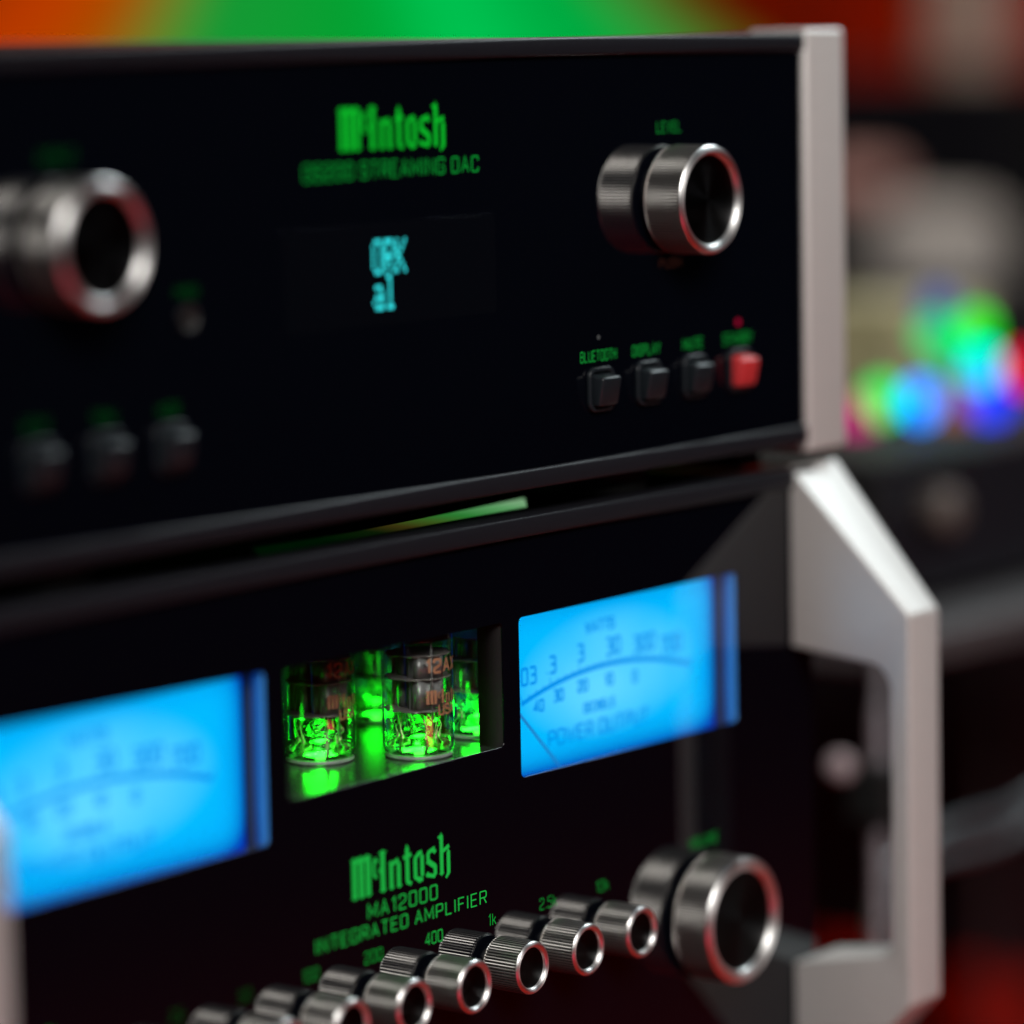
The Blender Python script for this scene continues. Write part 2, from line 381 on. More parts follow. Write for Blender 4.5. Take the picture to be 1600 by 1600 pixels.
def poly_letters():
    """Blackletter wordmark: polygons in a unit box 0..1 wide, 0..1 tall."""
    L = []
    def stem(x, a, b, w=.043, t=.05, tb=None):              # upright with slanted, pointed ends
        tb = t if tb is None else tb
        L.append([(x, a+tb*.5), (x+w*.5, a-tb*.25), (x+w, a+tb*.5), (x+w, b-t*.4), (x+w*.45, b+t*.35), (x, b-t*.6)])
    def dia(x, z, rx, rz): L.append([(x-rx, z), (x, z-rz), (x+rx, z), (x, z+rz)])
    def bar(x0, z0, x1, z1, w): 
        d = Vector((x1-x0, (z1-z0)*.28)); n = Vector((-d.y, d.x)).normalized(); ox, oz = n.x*w/2, n.y*w/2/.28
        L.append([(x0+ox, z0+oz), (x0-ox, z0-oz), (x1-ox, z1-oz), (x1+ox, z1+oz)])
    # M: three heavy uprights under one roof
    for x in (.005, .072, .139): stem(x, .0, .90, .046, .06)
    for x in (.028, .095, .162): dia(x, .035, .034, .06)
    for x in (.012, .075, .142): dia(x+.016, .91, .036, .07)
    bar(.03, .84, .09, .93, .03); bar(.09, .84, .16, .93, .03)
    # raised c
    stem(.205, .44, .76, .026, .05); bar(.213, .76, .246, .82, .026); bar(.213, .44, .248, .38, .022); dia(.248, .76, .016, .05)
    # I
    stem(.285, .0, .93, .042, .06); dia(.306, .04, .036, .06); dia(.306, .93, .040, .06); bar(.270, .49, .290, .53, .03)
    # n
    stem(.372, .0, .60, .036, .07); stem(.446, .0, .60, .036, .07); bar(.390, .58, .462, .66, .028); dia(.388, .62, .026, .06); dia(.392, .035, .028, .055); dia(.468, .035, .030, .055)
    # t
    stem(.533, .04, .92, .036, .14); bar(.512, .66, .594, .70, .026); bar(.548, .07, .590, .0, .026); dia(.552, .05, .020, .05)
    # o
    stem(.615, .08, .60, .034, .06); stem(.684, .10, .62, .034, .06); bar(.625, .58, .700, .70, .026); bar(.632, .10, .706, .02, .026); dia(.668, .68, .022, .05); dia(.672, .01, .022, .05)
    # s
    bar(.750, .44, .838, .24, .036); stem(.748, .40, .64, .030, .05); stem(.818, .04, .28, .032, .05)
    bar(.762, .62, .832, .70, .026); dia(.828, .62, .022, .07); bar(.744, .10, .832, .02, .026); dia(.758, .10, .024, .07)
    # h
    stem(.884, .0, .98, .034, .14); stem(.954, -.04, .56, .034, .10); bar(.900, .54, .980, .66, .026); dia(.900, .04, .026, .055); bar(.975, .06, .944, -.10, .020)
    dia(.882, .92, .020, .05); dia(.964, .62, .020, .05)
    return L
def wordmark(xc, z0, width, height, y, put3=None, upto=99):
    V = []; F = []
    for i, p in enumerate(poly_letters()):
        if i > upto: break
        b = len(V); yy = y - 0.0012*(i % 7)
        for a, c in p:
            u = xc + (a-.5)*width; v = z0 + c*height
            V.append(put3(u, v, yy) if put3 else (u, yy, v))
        F.append(tuple(range(b, b+len(p))))
    return V, F
def lettering(name, vf, m, parent, label=None):
    V, F = vf; c = Vector((sum(v[0] for v in V)/len(V), sum(v[1] for v in V)/len(V), sum(v[2] for v in V)/len(V)))
    o = link(name, mesh(V, F, c), m, parent, c)
    if label: o['label'] = label
    return o

# ------------------------------------------------------------------ the setting
def structure(name, me, m, origin=(0, 0, 0), rz=0):
    o = link(name, me, m, None, origin); o['kind'] = 'structure'; o.rotation_euler = (0, 0, rz); return o
CARPET = mat('red_carpet', (0.36, 0.007, 0.0008), 1.0, spec=0.0, noise=(60, 0.2))
REDWALL = mat('red_wall_paint', (0.34, 0.014, 0.001), 1.0, spec=0.0, noise=(4, 0.15))
VIEW = yaw                                                   # the far wall faces back along the aisle
structure('floor', box(-4500, 6000, -4500, 6500, -440, -430), CARPET)
structure('wall', box(-6000, 3500, 0, 60, -430, 2600), REDWALL, (2640, 2080, 0), -VIEW)

# ------------------------------------------------------------------ knobs: one mesh set per size, shared by the copies
def knob_meshes(R, Ri, d, ridges, depth, y_off=2.0):
    seg = ridges*4
    def rad(r, i, j):
        if 3 <= j <= 6: return r - (depth if i % 4 == 2 else (depth*.15 if i % 4 in (1, 3) else 0.0))
        return r
    body = lathe([(R-1.6, -y_off), (R-.55, -y_off), (R-.18, -y_off-.35), (R-.12, -y_off-.7), (R, -y_off-1.0), (R, -d+1.5), (R-.02, -d+1.05), (R-.10, -d+.85)], seg, rad=rad, cap0=True, cap1=False)
    smooth_by_angle(body, 20)
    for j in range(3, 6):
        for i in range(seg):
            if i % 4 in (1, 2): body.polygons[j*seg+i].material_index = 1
    # rounded diamond-cut rim, turning over into the dish of the face
    a = R-.10; wdt = a-Ri; prof = []
    for k in range(11):
        t = math.pi*k/10; prof.append((Ri + wdt/2 + math.cos(t)*wdt/2, -d+.85 - math.sin(t)*min(.55, wdt*.26)))
    prof.append((Ri-.02, -d+1.7))
    rim = smooth_by_angle(lathe(prof, 128, cap0=False, cap1=False), 60)
    face = lathe([(Ri-.03, -d+1.5), (Ri*.5, -d+1.62), (0.05, -d+1.66)], 96, cap0=False, cap1=True)
    face.polygons.foreach_set('use_smooth', [True]*len(face.polygons))
    shaft = lathe([(R-2.4, 0.0), (R-2.4, -y_off-.1)], 48, cap0=True, cap1=True)
    return body, rim, face, shaft
KM = {'small': knob_meshes(7.79, 5.95, 15.24, 52, .50), 'dac': knob_meshes(16.32, 13.45, 15.8, 104, .55), 'big': knob_meshes(19.77, 15.6, 15.4, 124, .55)}
GROOVESHADE = mat('shaded_groove_metal', (0.05, 0.048, 0.046), 0.5, metal=0.8)
for k_ in KM.values():
    for me_, m_ in zip(k_, (KNURL, RIM, INLAY, GROOVE)): me_.materials.append(m_)
    k_[0].materials.append(GROOVESHADE)
    # darker groove faces: the shade inside the knurling put into the colour

def knob(size, x, y, z, parent, rot, label=None):
    ms = KM[size]
    b = link('knob', ms[0], None, parent, (x, y, z)); b.rotation_euler = (0, rot, 0)
    for nm, me_ in zip(('rim', 'inlay', 'shaft'), ms[1:]):
        link(nm, me_, None, b, (x, y, z))
    if label: b['label'] = label
    return b

# ------------------------------------------------------------------ the integrated amplifier (below)
amp = root('integrated_amplifier', (0, 0, -21), 'large black glass amplifier with two blue power meters, glowing tubes and silver handles', 'amplifier')
GE = 207.0
MX0, MX1, MZ0, MZ1 = 54.8, 164.5, 119.8, 167.0
WX, WZ0, WZ1 = 47.1, 130.3, 166.6
border = [(-GE, -14), (GE, -14), (GE, 190.2), (-GE, 190.2)]
holes = [rrect(MX0, MX1, MZ0, MZ1, 1.6), rrect(-MX1, -MX0, MZ0, MZ1, 1.6), rrect(-WX, WX, WZ0, WZ1, 1.6)]
link('front_glass', slab([border]+holes, 0, .4, PANEL), BLACKGLASS, amp)
# black frame bars over and under the glass
def frame_bar(x0, x1, z0, z1, y0, y1, par): return link('frame_bar', smooth_by_angle(box(x0, x1, y0, y1, z0, z1, bevel=1.1, seg=3), 50), SATIN, par)
frame_bar(-GE, GE, 190.4, 196.6, -2.2, 9, amp)
frame_bar(-GE, GE, -21, -14.2, -2.2, 9, amp)
# chassis as walls round the tube bay, so that the openings look in
link('chassis', slab([[(-204, -20), (204, -20), (204, 192), (-204, 192)], rrect(-49, 78, 129.0, 178, 1)], 12.5, 90, PANEL), CHASSIS, amp)
link('rear_chassis', box(-204, 204, 90.5, 440, -20, 192), CHASSIS, amp)
TOPGLOSS = mat('glossy_black_top', (0.003, 0.003, 0.004), 0.06)
link('top_plate', box(-205, 205, 9.3, 440, 192.3, 195.4, bevel=.6), TOPGLOSS, amp)
# painted reflection: a glowing sheet for the green seen in the slot between the units
GAPREFLECTION = ramp_emission('painted_gap_reflection', 0, -0.045, 0.05, [(0.0, (0.0, 0.008, 0.001)), (.22, (0.004, 0.014, 0.002)), (.36, (0.05, 0.04, 0.006)), (.50, (0.05, 0.13, 0.016)), (.66, (0.03, 0.25, 0.04)), (.88, (0.13, 0.42, 0.15)), (1.0, (0.24, 0.50, 0.25))], 0.75)
link('gap_reflection', mesh([(-40, 14, 195.55), (82, 17.6, 195.55), (98, 31, 195.55), (10, 24, 195.55), (-30, 26, 195.55)], [(0, 1, 2, 3, 4)], (38, 22, 195.5)), GAPREFLECTION, amp, (38, 22, 195.5))
# handles
hp = [(0, 197), (-44.3, 152.8), (-44.3, 28.0), (0, -16.5), (0, 36.3), (-37.2, 43.5), (-37.2, 135.5), (0, 139.3)]
ho = rounded(hp, [0, 2.5, 2.5, 0, 0, 6, 8, 0])
for sx in (1, -1):
    def hmap(a, b, c, sx=sx):
        t = min(1.0, max(0.0, -a/44.3)); outer = 221.5 - 9.5*t; k = (c-194.3)/27.2
        return (sx*(194.3 + (outer-194.3)*k), a-0.3, b)
    h = link('handle', smooth_by_angle(slab([ho], 194.3, 221.5, hmap, bevel=.9), 40), ALU, amp)
# meters
def scale_marks(cx, y):
    V = []; F = []; put = lambda q: (cx + q.x, y, q.y)
    R_, zc = 152.0, 145.0-152.0
    arc = [Vector((R_*math.sin(math.radians(a)), zc + R_*math.cos(math.radians(a)))) for a in [(-16.4 + 32.8*k/40) for k in range(41)]]
    ribbon(V, F, arc, 1.5, put)
    for k in range(25):
        a = math.radians(-16.2 + 32.4*k/24); ln = 2.2 if k % 4 == 0 else 1.1
        p = Vector((R_*math.sin(a), zc + R_*math.cos(a))); d = Vector((math.sin(a), math.cos(a)))
        ribbon(V, F, [p + d*.3, p + d*(.3+ln)], .42, lambda q: (cx + q.x, y-.01, q.y))
    def add(vf):
        b = len(V); V.extend(vf[0]); F.extend([tuple(i+b for i in f) for f in vf[1]])
    for s, dx, z in (('.03', -40.0, 144.4), ('.3', -28.4, 146.2), ('3', -13.8, 147.8), ('30', 2.6, 147.8), ('300', 18.4, 146.6), ('700', 32.4, 144.4)):
        add(text_mesh(s, cx+dx, z, 4.8, None, y-.02, .20))
    for s, dx, z in (('40', -34.6, 135.6), ('30', -25, 137.4), ('20', -13, 138.5), ('10', 0.2, 138.6), ('0', 13.4, 137.6)):
        add(text_mesh(s, cx+dx, z, 3.2, None, y-.02, .26))
    add(text_mesh('WATTS', cx-4, 155.8, 3.2, 14, y-.02, .26))
    add(text_mesh('DECIBELS', cx-5, 131.8, 2.6, 15, y-.02, .26))
    add(text_mesh('POWER OUTPUT', cx-5, 124.2, 4.4, 50, y-.02, .18))
    return V, F
for cx in (109.65, -109.65):
    mt = link('power_meter', box(cx-56.4, cx+56.4, 9.2, 12, 114, 172, (cx, 9.2, 143)), GLOW, amp, (cx, 9.2, 143))
    lettering('scale', scale_marks(cx, 9.05), INK, mt)
    V = []; F = []; ribbon(V, F, [Vector((cx-.5, 92.5)), Vector((cx-49.5, 141.0))], .9, lambda q: (q.x, 8.3, q.y))
    lettering('needle', ([v for v in V], F), NEEDLE, mt)
    # the well: dark walls stepping from the pane back to the dial
    fr = [rrect(cx-56.2, cx+56.2, 115, 171.5, 2), rrect(cx-54.8, cx+54.8, 116.3, 167.6, 1.6)]
    link('glass_edge', slab(fr, .5, 4.9, PANEL), GLASSEDGE, mt)
    link('well', slab(fr, 5.0, 8.9, PANEL), WELL, mt)
    link('pane', slab([rrect(cx-54.7, cx+54.7, 119.95, 166.85, 1.5)], 0.1, 0.3, PANEL), PANE, mt)
# tube bay
bay = link('tube_bay', slab([rrect(-49, 78, 129.2, 178, 1), rrect(-48.5, 77.5, 129.6, 177.5, .8)], 12.6, 88, PANEL), BAYWALL, amp)
link('bay_floor', box(-48.4, 77.4, 9.7, 88, 127.5, 129.75), BAYFLOOR, bay)
link('bay_sill', box(-47.0, 47.0, .6, 9.6, 127.5, 129.75), BAYFLOOR, bay)
link('bay_back', box(-48.4, 77.4, 86, 88.5, 129.8, 177.4), BAYWALL, bay)
link('bay_frame', slab([rrect(-52, 53, 124, 172, 2), rrect(-47.2, 47.2, 127.3, 168, 1.6)], .5, 9.4, PANEL), RUBBER, bay)
link('pane', slab([rrect(-47.0, 47.0, 130.4, 166.5, 1.5)], 0.1, 0.3, PANEL), PANE, bay)
def led(x, y, z, r, m, par, name='led'):
    o = link(name, lathe([(r, 0), (r, r*.5), (r*.72, r*1.1), (r*.1, r*1.35)], 16, 'z'), m, par, (x, y, z), True); return o
led(-34, 40, 129.8, 1.0, GREENLED, bay)
def glow_lamp(x, y, z, power, par, r=.0045):
    d = bpy.data.lights.new('green_led_lamp', 'POINT'); d.energy = power; d.color = (0.008, 1.0, 0.012); d.shadow_soft_size = r
    o = bpy.data.objects.new('green_led_lamp', d); COL.objects.link(o); o.parent = par
    o.location = (Vector((x, y, z)) - WO[par])*MM; return o
glow_lamp(-34, 40, 136, .006, amp)
# controls and print
for k, s in enumerate(('25', '50', '100', '200', '400', '1k', '2.5k', '10k')):
    x = (k-3.5)*26.51
    knob('small', x, 0, 68.3, amp, (k*37) % 50/180)
    lettering('lettering', text_mesh(s, x, 79.0, 3.3, None, -.03, .095), (GREENFAINT, GREENFAINT, GREENDIM, GREENDS, GREEN, GREENDS, GREENDIM, GREENDIM)[k], amp)
for sx, s in ((1, 'VOLUME'), (-1, 'INPUT')):
    knob('big', sx*145.2, 0, 61.5, amp, .3)
    lettering('lettering', text_mesh(s, sx*145.2, 83.6, 3.0, 15, -.03, .13), GREENDIM, amp)
lettering('wordmark', wordmark(0, 98.0, 43.4, 12.0, -.03), GREEN, amp, 'green backlit blackletter wordmark')
lettering('lettering', text_mesh('MA12000', 0, 91.6, 4.0, 30, -.03, .10, .34), GREEN, amp)
lettering('lettering', text_mesh('INTEGRATED AMPLIFIER', 0, 86.1, 3.6, 74.4, -.03, .10, .32), GREEN, amp)
for fx in (-170, 170):
    for fy in (40, 400): link('foot', lathe([(22, -36), (24, -34), (24, -21.2)], 32, 'z', (0, 0, 0)), RUBBER, amp, (fx, fy, 0))

# ------------------------------------------------------------------ the vacuum tubes plugged in behind the window
def vacuum_tube(x, y, label, turn, power=.0135):
    z0 = 129.9
    t = root('vacuum_tube', (x, y, z0), label, 'vacuum tube', 'vacuum tubes behind the amplifier window')
    o0 = (x, y, z0); face = math.atan2(-674.2-y, -796.7-x)      # towards the aisle
    link('socket_ring', lathe([(9.6, 0), (9.9, .3), (9.6, 1.0), (8.4, 1.0), (8.4, 0)], 48, 'z', cap0=False, cap1=False), SOCKET, t, o0, True)
    link('envelope', lathe([(8.9, 1.1), (9.9, 1.7), (10.3, 3.0), (10.35, 38), (9.6, 41.5), (7.5, 44.3), (4, 45.9), (.2, 46.3)], 64, 'z', cap0=False), TUBEGLASS, t, o0, True)
    b = bmesh.new()                                              # pressed glass base, uneven like bottle glass
    bmesh.ops.create_icosphere(b, subdivisions=3, radius=1)
    for v in b.verts:
        n = 1 + .10*math.sin(v.co.x*7+turn)*math.cos(v.co.y*6) + random.uniform(-.05, .05)
        v.co = Vector((v.co.x*9.4*n, v.co.y*9.4*n, 3.6 + v.co.z*2.4*n))*MM
    link('glass_base', bm_mesh(b), TUBEBASE, t, o0, True)
    for k in range(9):                                           # pins and the wires that rise from them
        a = face + .35 + k*2*math.pi/10; px, py = math.cos(a), math.sin(a)
        link('pin', lathe([(.5, 1.2), (.5, 6.5)], 8, 'z', (5.9*px, 5.9*py, 0)), COPPER, t, o0, True)
        r2_ = random.uniform(3.0, 8.2); bend = random.uniform(-.25, .25); b2 = a+bend
        pts = [(5.9*px, 5.9*py, 6.2), (6.6*px, 6.6*py, 8.5), ((5.9+r2_)*.5*math.cos(b2), (5.9+r2_)*.5*math.sin(b2), 11), (r2_*math.cos(b2), r2_*math.sin(b2), 13.6)]
        link('wire', tube_path(pts, .19, 6), COPPER, t, o0)
    for k in range(16):                                          # chips of light in the stem: short glass rods
        a = random.uniform(0, 6.28); r_ = random.uniform(1.5, 7); z = random.uniform(6.2, 11.5)
        p = Vector((r_*math.cos(a), r_*math.sin(a), z)); d = Vector((random.uniform(-1, 1), random.uniform(-1, 1), random.uniform(-.3, 1.0))).normalized()*random.uniform(.7, 1.6)
        link('glass_rod', tube_path([tuple(p-d), tuple(p+d)], random.uniform(.28, .5), 6), TUBEBASE, t, o0)
    def mica(z, r):
        n = 48; lp = []
        for i in range(n):
            a = 2*math.pi*i/n; q = r - (.7 if i % 6 in (0, 1) else 0) + (.25 if i % 12 == 5 else 0); lp.append((q*math.cos(a), q*math.sin(a)))
        link('mica_disc', slab([lp], z, z+.45, lambda a, b, c: (a, b, c)), MICA, t, o0)
    mica(13.6, 9.6); mica(22.8, 9.4); mica(29.5, 9.4)
    ca, sa = math.cos(face+.5+turn), math.sin(face+.5+turn)
    for s in (-1, 1):                                            # two ribbed anode boxes side by side
        lp = []
        for i in range(40):
            q = 2*math.pi*i/40; lp.append((s*4.35 + math.copysign(min(1, abs(math.cos(q))*1.25), math.cos(q))*(3.5 + (.35 if i % 5 == 0 else 0)), math.copysign(min(1, abs(math.sin(q))*1.2), math.sin(q))*4.7))
        for za, zb in ((14.2, 22.7), (23.4, 29.4)):
            link('anode', slab([lp], za, zb, lambda a, b, c: (a*ca - b*sa, a*sa + b*ca, c)), PLATE, t, o0)
        link('support_rod', lathe([(.4, 7.5), (.4, 35.5)], 8, 'z', (s*8.4*ca, s*8.4*sa, 0)), PLATE, t, o0, True)
    link('getter', lathe([(10.1, 34.0), (10.12, 38), (9.4, 41.4), (7.3, 44.1), (3.8, 45.6), (.2, 46.0)], 48, 'z', cap0=False), GETTER, t, o0, True)
    link('getter_ring', lathe([(5.6, 33.0), (6.1, 33.4), (5.6, 33.8), (5.1, 33.4), (5.6, 33.0)], 32, 'z', cap0=False, cap1=False), GETTER, t, o0, True)
    def wrap(u, v, yy):                                           # print bent round the glass
        a = face + u/10.40; return (10.40*math.cos(a) + x, 10.40*math.sin(a) + y, z0 + v)
    lettering('print', text_mesh('12AX7A', 12.1, 25.2, 3.7, 19.0, 0, .19, .30, wrap), ORANGE_INK, t)
    lettering('print', wordmark(11.4, 16.2, 18.0, 4.0, 0, wrap), ORANGE_INK, t)
    lettering('print', text_mesh('USA', 9.8, 12.9, 2.8, 6.8, 0, .2, .3, wrap), ORANGE_INK, t)
    link('led', lathe([(1.5, 0.05), (1.5, .5), (.9, 1.0), (.1, 1.1)], 20, 'z'), GREENLED, t, o0, True)
    glow_lamp(x, y, z0+6.0, power, t)
    return t
vacuum_tube(26.2, 14.8, 'middle vacuum tube lit green, sharp and nearest to the window glass', 0.0)
vacuum_tube(5.0, 34.0, 'left vacuum tube lit green, at the left edge of the window', 0.25)
vacuum_tube(61.0, 20.8, 'right vacuum tube lit green, half hidden behind the window edge', 0.5)
vacuum_tube(64.0, 63.0, 'blurred green vacuum tube at the back between the two front tubes', 0.8, .006)

# ------------------------------------------------------------------ the streaming converter (above)
dac = root('streaming_converter', (0, -2.7, 197.5), 'black glass streaming unit with one display and two silver knobs, on top', 'audio component')
YU = -2.7; DG = 199.5
link('front_glass', box(-DG, DG, YU, YU+5, 210.6, 328.0), BLACKGLASS, dac)
link('frame_bar', smooth_by_angle(box(-DG, DG, YU-2.0, 12, 328.2, 333.8, bevel=1.1, seg=3), 50), SATIN, dac)
link('frame_bar', smooth_by_angle(box(-DG, DG, YU-2.0, 12, 204.5, 210.4, bevel=1.1, seg=3), 50), SATIN, dac)
link('chassis', box(-205, 205, 12.5, 400, 206.5, 331, bevel=1), CHASSIS, dac)
for sx in (-1, 1):
    x0, x1 = sorted((sx*186, sx*199)); link('side_gap_blocker', box(x0, x1, 14, 120, 196.2, 206.3), CHASSIS, dac)  # added unseen, keeps the screen's green from showing through the gap
link('rear_gap_blocker', box(-200, 200, 75, 395, 199.5, 206.3), CHASSIS, dac)  # added unseen, closes the gap to light from behind
for sx in (-1, 1):
    x0, x1 = sorted((sx*199.8, sx*222.2))
    link('end_cap', smooth_by_angle(box(x0, x1, YU-1.6, 18, 201.3, 335.0, bevel=1.6, seg=4), 60), ALU, dac)
for fx in (-120, 120):
    for fy in (26, 370): link('foot', lathe([(18, 195.9), (20, 197.0), (20, 206.6)], 36, 'z'), RUBBER, dac, (fx, fy, 0), False)
for sx, s in ((1, 'LEVEL'), (-1, 'INPUT')):
    knob('dac', sx*128.6, YU, 284.85, dac, .2)
    lettering('lettering', text_mesh(s, sx*128.6, 304.9, 3.2, 12.2, YU-.03, .11), GREENDIM if sx > 0 else GREENFAINT, dac)
lettering('lettering', text_mesh('PUSH', 128.3, 264.4, 2.6, 11, YU-.03, .15), AMBERDIM, dac)
lettering('wordmark', wordmark(.4, 304.4, 45.4, 12.0, YU-.03), GREENDAC, dac, 'green backlit blackletter wordmark')
lettering('lettering', text_mesh('DS200 STREAMING DAC', 0, 296.8, 4.2, 74, YU-.03, .11, .32), GREENDS, dac)
# display with its dot-matrix characters
disp = link('display', slab([rrect(-46, 44, 256.5, 284.5, 1)], YU-.02, YU+.6, PANEL), DISPLAY, dac)
DOTS = {'O': '01110 10001 10001 10001 10001 10001 01110', 'R': '11110 10001 10001 11110 10100 10010 10001', 'K': '10001 10010 10100 11000 10100 10010 10001',
        'a': '00000 00000 01110 00001 01111 10001 01111', 'l': '01100 00100 00100 00100 00100 00100 01110'}
V = []; F = []
for s, x0, z1 in (('ORK', -9.6, 279.8), ('al', -9.6, 270.0)):
    for i, ch in enumerate(s):
        for r_, row in enumerate(DOTS[ch].split()):
            for c_, on in enumerate(row):
                if on == '1':
                    x = x0 + i*4.95 + c_*.86; z = z1 - r_*1.38; b = len(V)
                    V += [(x, YU-.06, z-1.16), (x+.74, YU-.06, z-1.16), (x+.74, YU-.06, z), (x, YU-.06, z)]; F.append((b, b+1, b+2, b+3))
lettering('display_text', (V, F), CYAN, disp)
# push buttons
def button_meshes():
    bez = slab([rrect(-6.3, 6.3, -6.6, 6.6, 3.0, 6), rrect(-5.0, 5.0, -5.2, 5.2, 2.0, 6)], 0, -1.5, PANEL, bevel=.45)
    smooth_by_angle(bez, 60)
    bm = bmesh.new(); bmesh.ops.create_cube(bm, size=1)
    for v in bm.verts:
        x, y, z = v.co; fr = y < 0
        v.co = Vector((x*9.4, (-5.4 if z > 0 else -3.6) if fr else -.2, z*(8.6 if fr else 9.8) - (.6 if fr else 0)))*MM
    bmesh.ops.bevel(bm, geom=bm.edges[:], offset=.9*MM, segments=3, profile=.5, affect='EDGES')
    return bez, smooth_by_angle(bm_mesh(bm), 60)
BEZ, PAD = button_meshes(); BEZ.materials.append(PLASTIC); PAD.materials.append(PLASTIC); PADR = PAD.copy(); PADR.materials[0] = REDPLASTIC
for k, s in enumerate(('BLUETOOTH', 'DISPLAY', 'MUTE', 'STANDBY')):
    x = 91.7 + k*23.83
    b = link('push_button', PADR if k == 3 else PAD, None, dac, (x, YU-.02, 230.6)); link('bezel', BEZ, None, b, (x, YU-.02, 230.6))
    if k == 3: b['label'] = 'red standby button'
    lettering('lettering', text_mesh(s, x, 239.0, 3.0, (17.5, 14, 10, 15)[k], YU-.03, .15), GREENDIM, dac)
for k, s in enumerate(('SETUP', 'TRIM', 'MODE')):
    x = -139.3 + k*23.83
    b = link('push_button', PAD, None, dac, (x, YU-.02, 230.6)); link('bezel', BEZ, None, b, (x, YU-.02, 230.6))
    lettering('lettering', text_mesh(s, x, 239.0, 3.0, 8, YU-.03, .11), GREENFAINT, dac)
link('indicator_light', lathe([(1.0, 0), (1.0, -.3), (.2, -.5)], 16, 'y'), REDLED, dac, (163.4, YU, 245.4))
link('indicator_light', lathe([(.7, 0), (.7, -.2), (.2, -.3)], 16, 'y'), WHITELED, dac, (91.8, YU, 245.9))
link('socket', smooth_by_angle(lathe([(3.4, 0), (3.4, -.5), (3.8, -.9), (2.9, -.9), (2.6, -.6), (2.6, -.1)], 40, 'y', cap0=True, cap1=True), 40), GROOVE, dac, (-83.7, YU, 263.5))
lettering('lettering', text_mesh('PHONES', -83.7, 269.0, 2.6, 8, YU-.03, .12), GREENFAINT, dac)

# ------------------------------------------------------------------ the stand under the stack
st = root('equipment_stand', (0, 190, -430), 'black equipment stand carrying the two stacked audio units', 'stand')
link('shelf', box(-330, 330, -40, 460, -62, -36.5, bevel=2), SATIN, st)
for lx in (-300, 300):
    for ly in (0, 430): link('leg', box(lx-18, lx+18, ly-18, ly+18, -429.5, -62.5, bevel=2), SATIN, st)

# ------------------------------------------------------------------ things behind, out of focus
GREYM = mat('brushed_grey_metal', (0.040, 0.036, 0.038), 0.5, metal=0.2)
WIRE = mat('grey_cable_sheath', (0.030, 0.037, 0.042), 0.3)
CHROME = mat('dull_chrome', (0.10, 0.075, 0.082), 0.5, metal=0.5)
PALE = mat('pale_grey_plastic', (0.35, 0.32, 0.295), 0.5)
PINKISH = mat('dusty_rose_cloth', (0.42, 0.22, 0.19), 0.9)
KHAKI = mat('khaki_card', (0.24, 0.21, 0.11), 0.8)
CREAM = mat('cream_paint', (0.50, 0.44, 0.36), 0.7)

rk = root('side_rack', (760, 300, -430), 'grey metal rack with a shelf standing right of the stack', 'rack')
link('shelf', box(440, 1100, 118, 480, 85, 98, bevel=2), GREYM, rk)
for lx, ly in ((366, 78), (1080, 186), (531, 460), (1080, 460)): link('post', lathe([(2.8, -429), (2.8, 84.8)], 20, 'z'), CHROME, rk, (lx, ly, 0), True)
link('bracket', tube_path([(366, 78, 82), (400, 98, 90), (446, 128, 91)], 2.6, 10), CHROME, rk)
for lx, ly in ((366, 78), (1080, 186), (531, 460), (1080, 460)): link('foot', lathe([(14, -430), (14, -426), (4, -423)], 24, 'z'), RUBBER, rk, (lx, ly, 0))
link('clamp', box(357, 375, 69, 87, 44, 66, bevel=2), RUBBER, rk)
link('clamp_knob', lathe([(3.6, -7), (4.8, -5), (4.8, -1), (3.6, 1)], 24, 'y'), mat('pale_knob', (.22, .17, .18), .35), rk, (351, 88, 66), True)
sb = root('black_component', (690, 300, 98), 'plain black audio box on the side rack', 'audio component')
link('case', box(478, 900, 152, 450, 104, 163, bevel=3), RUBBER, sb)
link('front_panel', box(480, 898, 148.5, 151.7, 106, 161, bevel=1), mat('dark_panel', (0.006, 0.006, 0.008), .25), sb)
link('knob', lathe([(9, 0), (9, -12), (8, -13.5)], 32, 'y'), mat('brown_knob', (0.05, 0.038, 0.033), .5), sb, (512, 148, 140), True)
for fx in (500, 880):
    for fy in (170, 430): link('foot', lathe([(12, 98.2), (12, 104.2)], 20, 'z'), RUBBER, sb, (fx, fy, 0))
# string of coloured bulbs heaped on it
ls = root('string_light', (625, 210, 163), 'heap of glowing coloured string lights on the black box at right', 'string light')
bulbs = [((583, 228, 167), (0.9, 0.01, 0.30), 2.5), ((591, 220, 175), (0.01, 0.85, 0.10), 5), ((601, 207, 174), (0.0, 0.24, 1.0), 8),
         ((634, 220, 200), (0.0, 0.60, 0.14), 4.5), ((645, 206, 202), (0.0, 0.85, 0.01), 5), ((645, 203, 186), (0.0, 0.60, 0.80), 6), ((646, 199, 170), (0.01, 0.04, 1.0), 6),
         ((657, 188, 184), (0.8, 0.0, 0.03), 5), ((648, 227, 211), (0.0, 0.05, 0.28), 4), ((635, 211, 168), (0.55, 0.14, 0.03), 2), ((639, 214, 190), (0.0, 0.55, 0.20), 3)]
for i, (p, c, s) in enumerate(bulbs):
    link('bulb', lathe([(1.5, -9), (6.2, -6), (8.2, 0), (7, 5), (3.6, 8), (.3, 9)], 16, 'z', cap0=True), emission('bulb_%d' % i, c, s*.34), ls, p, True)
pts = []
for i, (p, c, s) in enumerate(bulbs):
    pts.append((p[0]+5, p[1]+8, p[2]-8)); pts.append((p[0]+9, p[1]+5, max(164.5, p[2]-14)))
link('cord', tube_path(pts, 1.1, 6), RUBBER, ls)
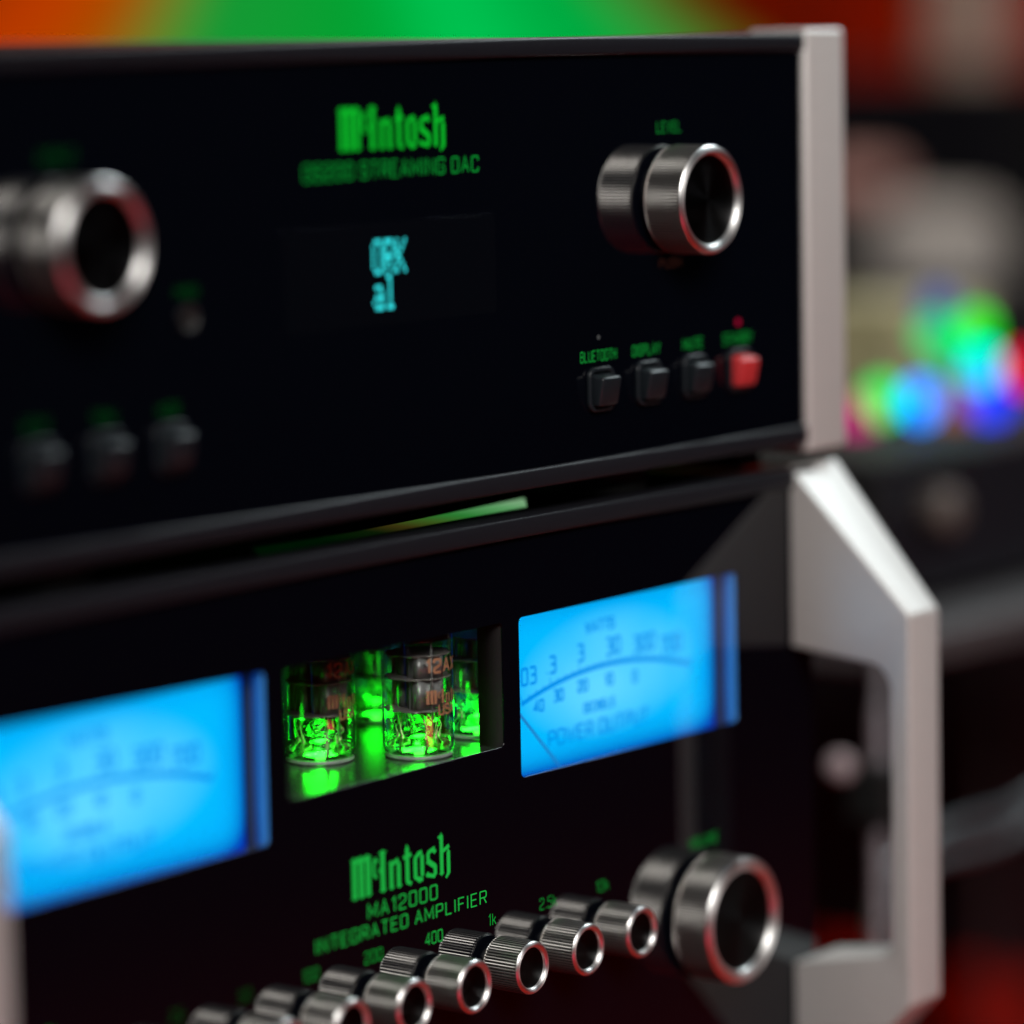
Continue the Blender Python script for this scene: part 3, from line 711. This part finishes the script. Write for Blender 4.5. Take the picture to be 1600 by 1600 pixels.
# a khaki box, a pale rounded case with a rose cloth, a black loudspeaker, a cream post
kb = root('card_box', (725, 310, 163), 'khaki cardboard box behind the coloured lights', 'box')
link('carton', box(690, 765, 275, 345, 163.3, 198, bevel=1), KHAKI, kb); link('lid', box(688.5, 766.5, 273.5, 346.5, 198.2, 207, bevel=1), KHAKI, kb)
tb = root('sideboard', (1470, 780, -430), 'black sideboard in the background behind the side rack', 'sideboard')
link('body', box(1290, 1650, 560, 1000, -278, 119.5, bevel=3), SATIN, tb)
link('top_board', box(1280, 1660, 550, 1010, 120, 145, bevel=3), SATIN, tb)
for lx in (1420, 1630):
    for ly in (720, 980): link('leg', box(lx-15, lx+15, ly-15, ly+15, -429.5, -278.5), SATIN, tb)
pc = root('pale_case', (1430, 715, 146), 'pale grey rounded case on the far sideboard', 'case')
link('shell', smooth_by_angle(box(1385, 1475, 672, 760, 150, 218, bevel=26, seg=6), 60), PALE, pc); link('base', box(1395, 1465, 682, 750, 145.2, 150.5, bevel=1), RUBBER, pc)
cl = tag(link('folded_cloth', smooth_by_angle(box(1378, 1424, 735, 790, 218.5, 246, bevel=11, seg=5), 60), PINKISH), 'dusty rose folded cloth on the pale case', 'cloth')
spk = root('loudspeaker', (1580, 830, 145), 'black loudspeaker lying on the sideboard in the dark background', 'loudspeaker')
link('cabinet', box(1512, 1650, 700, 1000, 145.3, 306, bevel=6), SATIN, spk)
link('grille', box(1520, 1642, 693, 699.5, 155, 296, bevel=3), RUBBER, spk)
post = root('cream_post', (2067, 1081, -430), 'pale cream post rising behind the loudspeaker', 'post')
link('shaft', lathe([(34, 4), (34, 2200)], 32, 'z'), CREAM, post, (2067, 1081, -430), True)
link('base', lathe([(60, 0), (60, 3), (35, 4)], 32, 'z'), CREAM, post, (2067, 1081, -430))
# grey cables hanging under the rack shelf
for i, (dz, dx) in enumerate(((0, 0), (-9, 10))):
    pts = [(420+dx + 22*k, 112 + .8*k, 10 + dz + 2.2*k + 4*math.sin(k*.9 + i)) for k in range(20)]
    pts = [(367, 81.5, -2 + dz)] + pts + [(858, 131, 20), (872, 134, -120), (880, 136, -330), (890+20*i, 138, -426)]      # from the post along the rack and down to the floor
    c = link('cable', tube_path(pts, 2.8, 10), WIRE)
    tag(c, ('upper' if i == 0 else 'lower') + ' grey cable running under the rack shelf', 'cable', 'grey cables under the rack')
# a television showing orange and green in the far background
tv_rz = -VIEW
tv = root('television', (1930, 1640, -430), 'large screen glowing orange and green behind the stack', 'television', None, tv_rz)
def tvpart(name, me, m): 
    o = bpy.data.objects.new(name, me); COL.objects.link(o); o.parent = tv; me.materials.append(m); return o
SCREEN = ramp_emission('screen_picture', 0, -0.46, 0.30, [(0.0, (.05, .012, 0)), (.10, (.42, .035, 0)), (.22, (.50, .045, 0)), (.305, (.30, .09, 0)), (.37, (.01, .30, .035)), (.60, (0, .36, .03)), (.70, (0, .58, .09)), (.80, (0, .40, .05)), (.90, (0, .38, .05)), (.94, (.06, .22, .02)), (1.0, (.10, .004, 0))], 1.0, (3.2, .79, -.05))
tvpart('screen', box(-460, 420, -2, 0, 640, 1100), SCREEN)
tvpart('bezel', slab([rrect(-466, 426, 634, 1106, 4), rrect(-460.5, 420.5, 639.5, 1100.5, 1)], -4, 30, PANEL), RUBBER)
tvpart('neck', box(-40, 40, 5, 25, 20, 634), RUBBER)
tvpart('base', box(-220, 220, -110, 120, 0, 20, bevel=3), RUBBER)
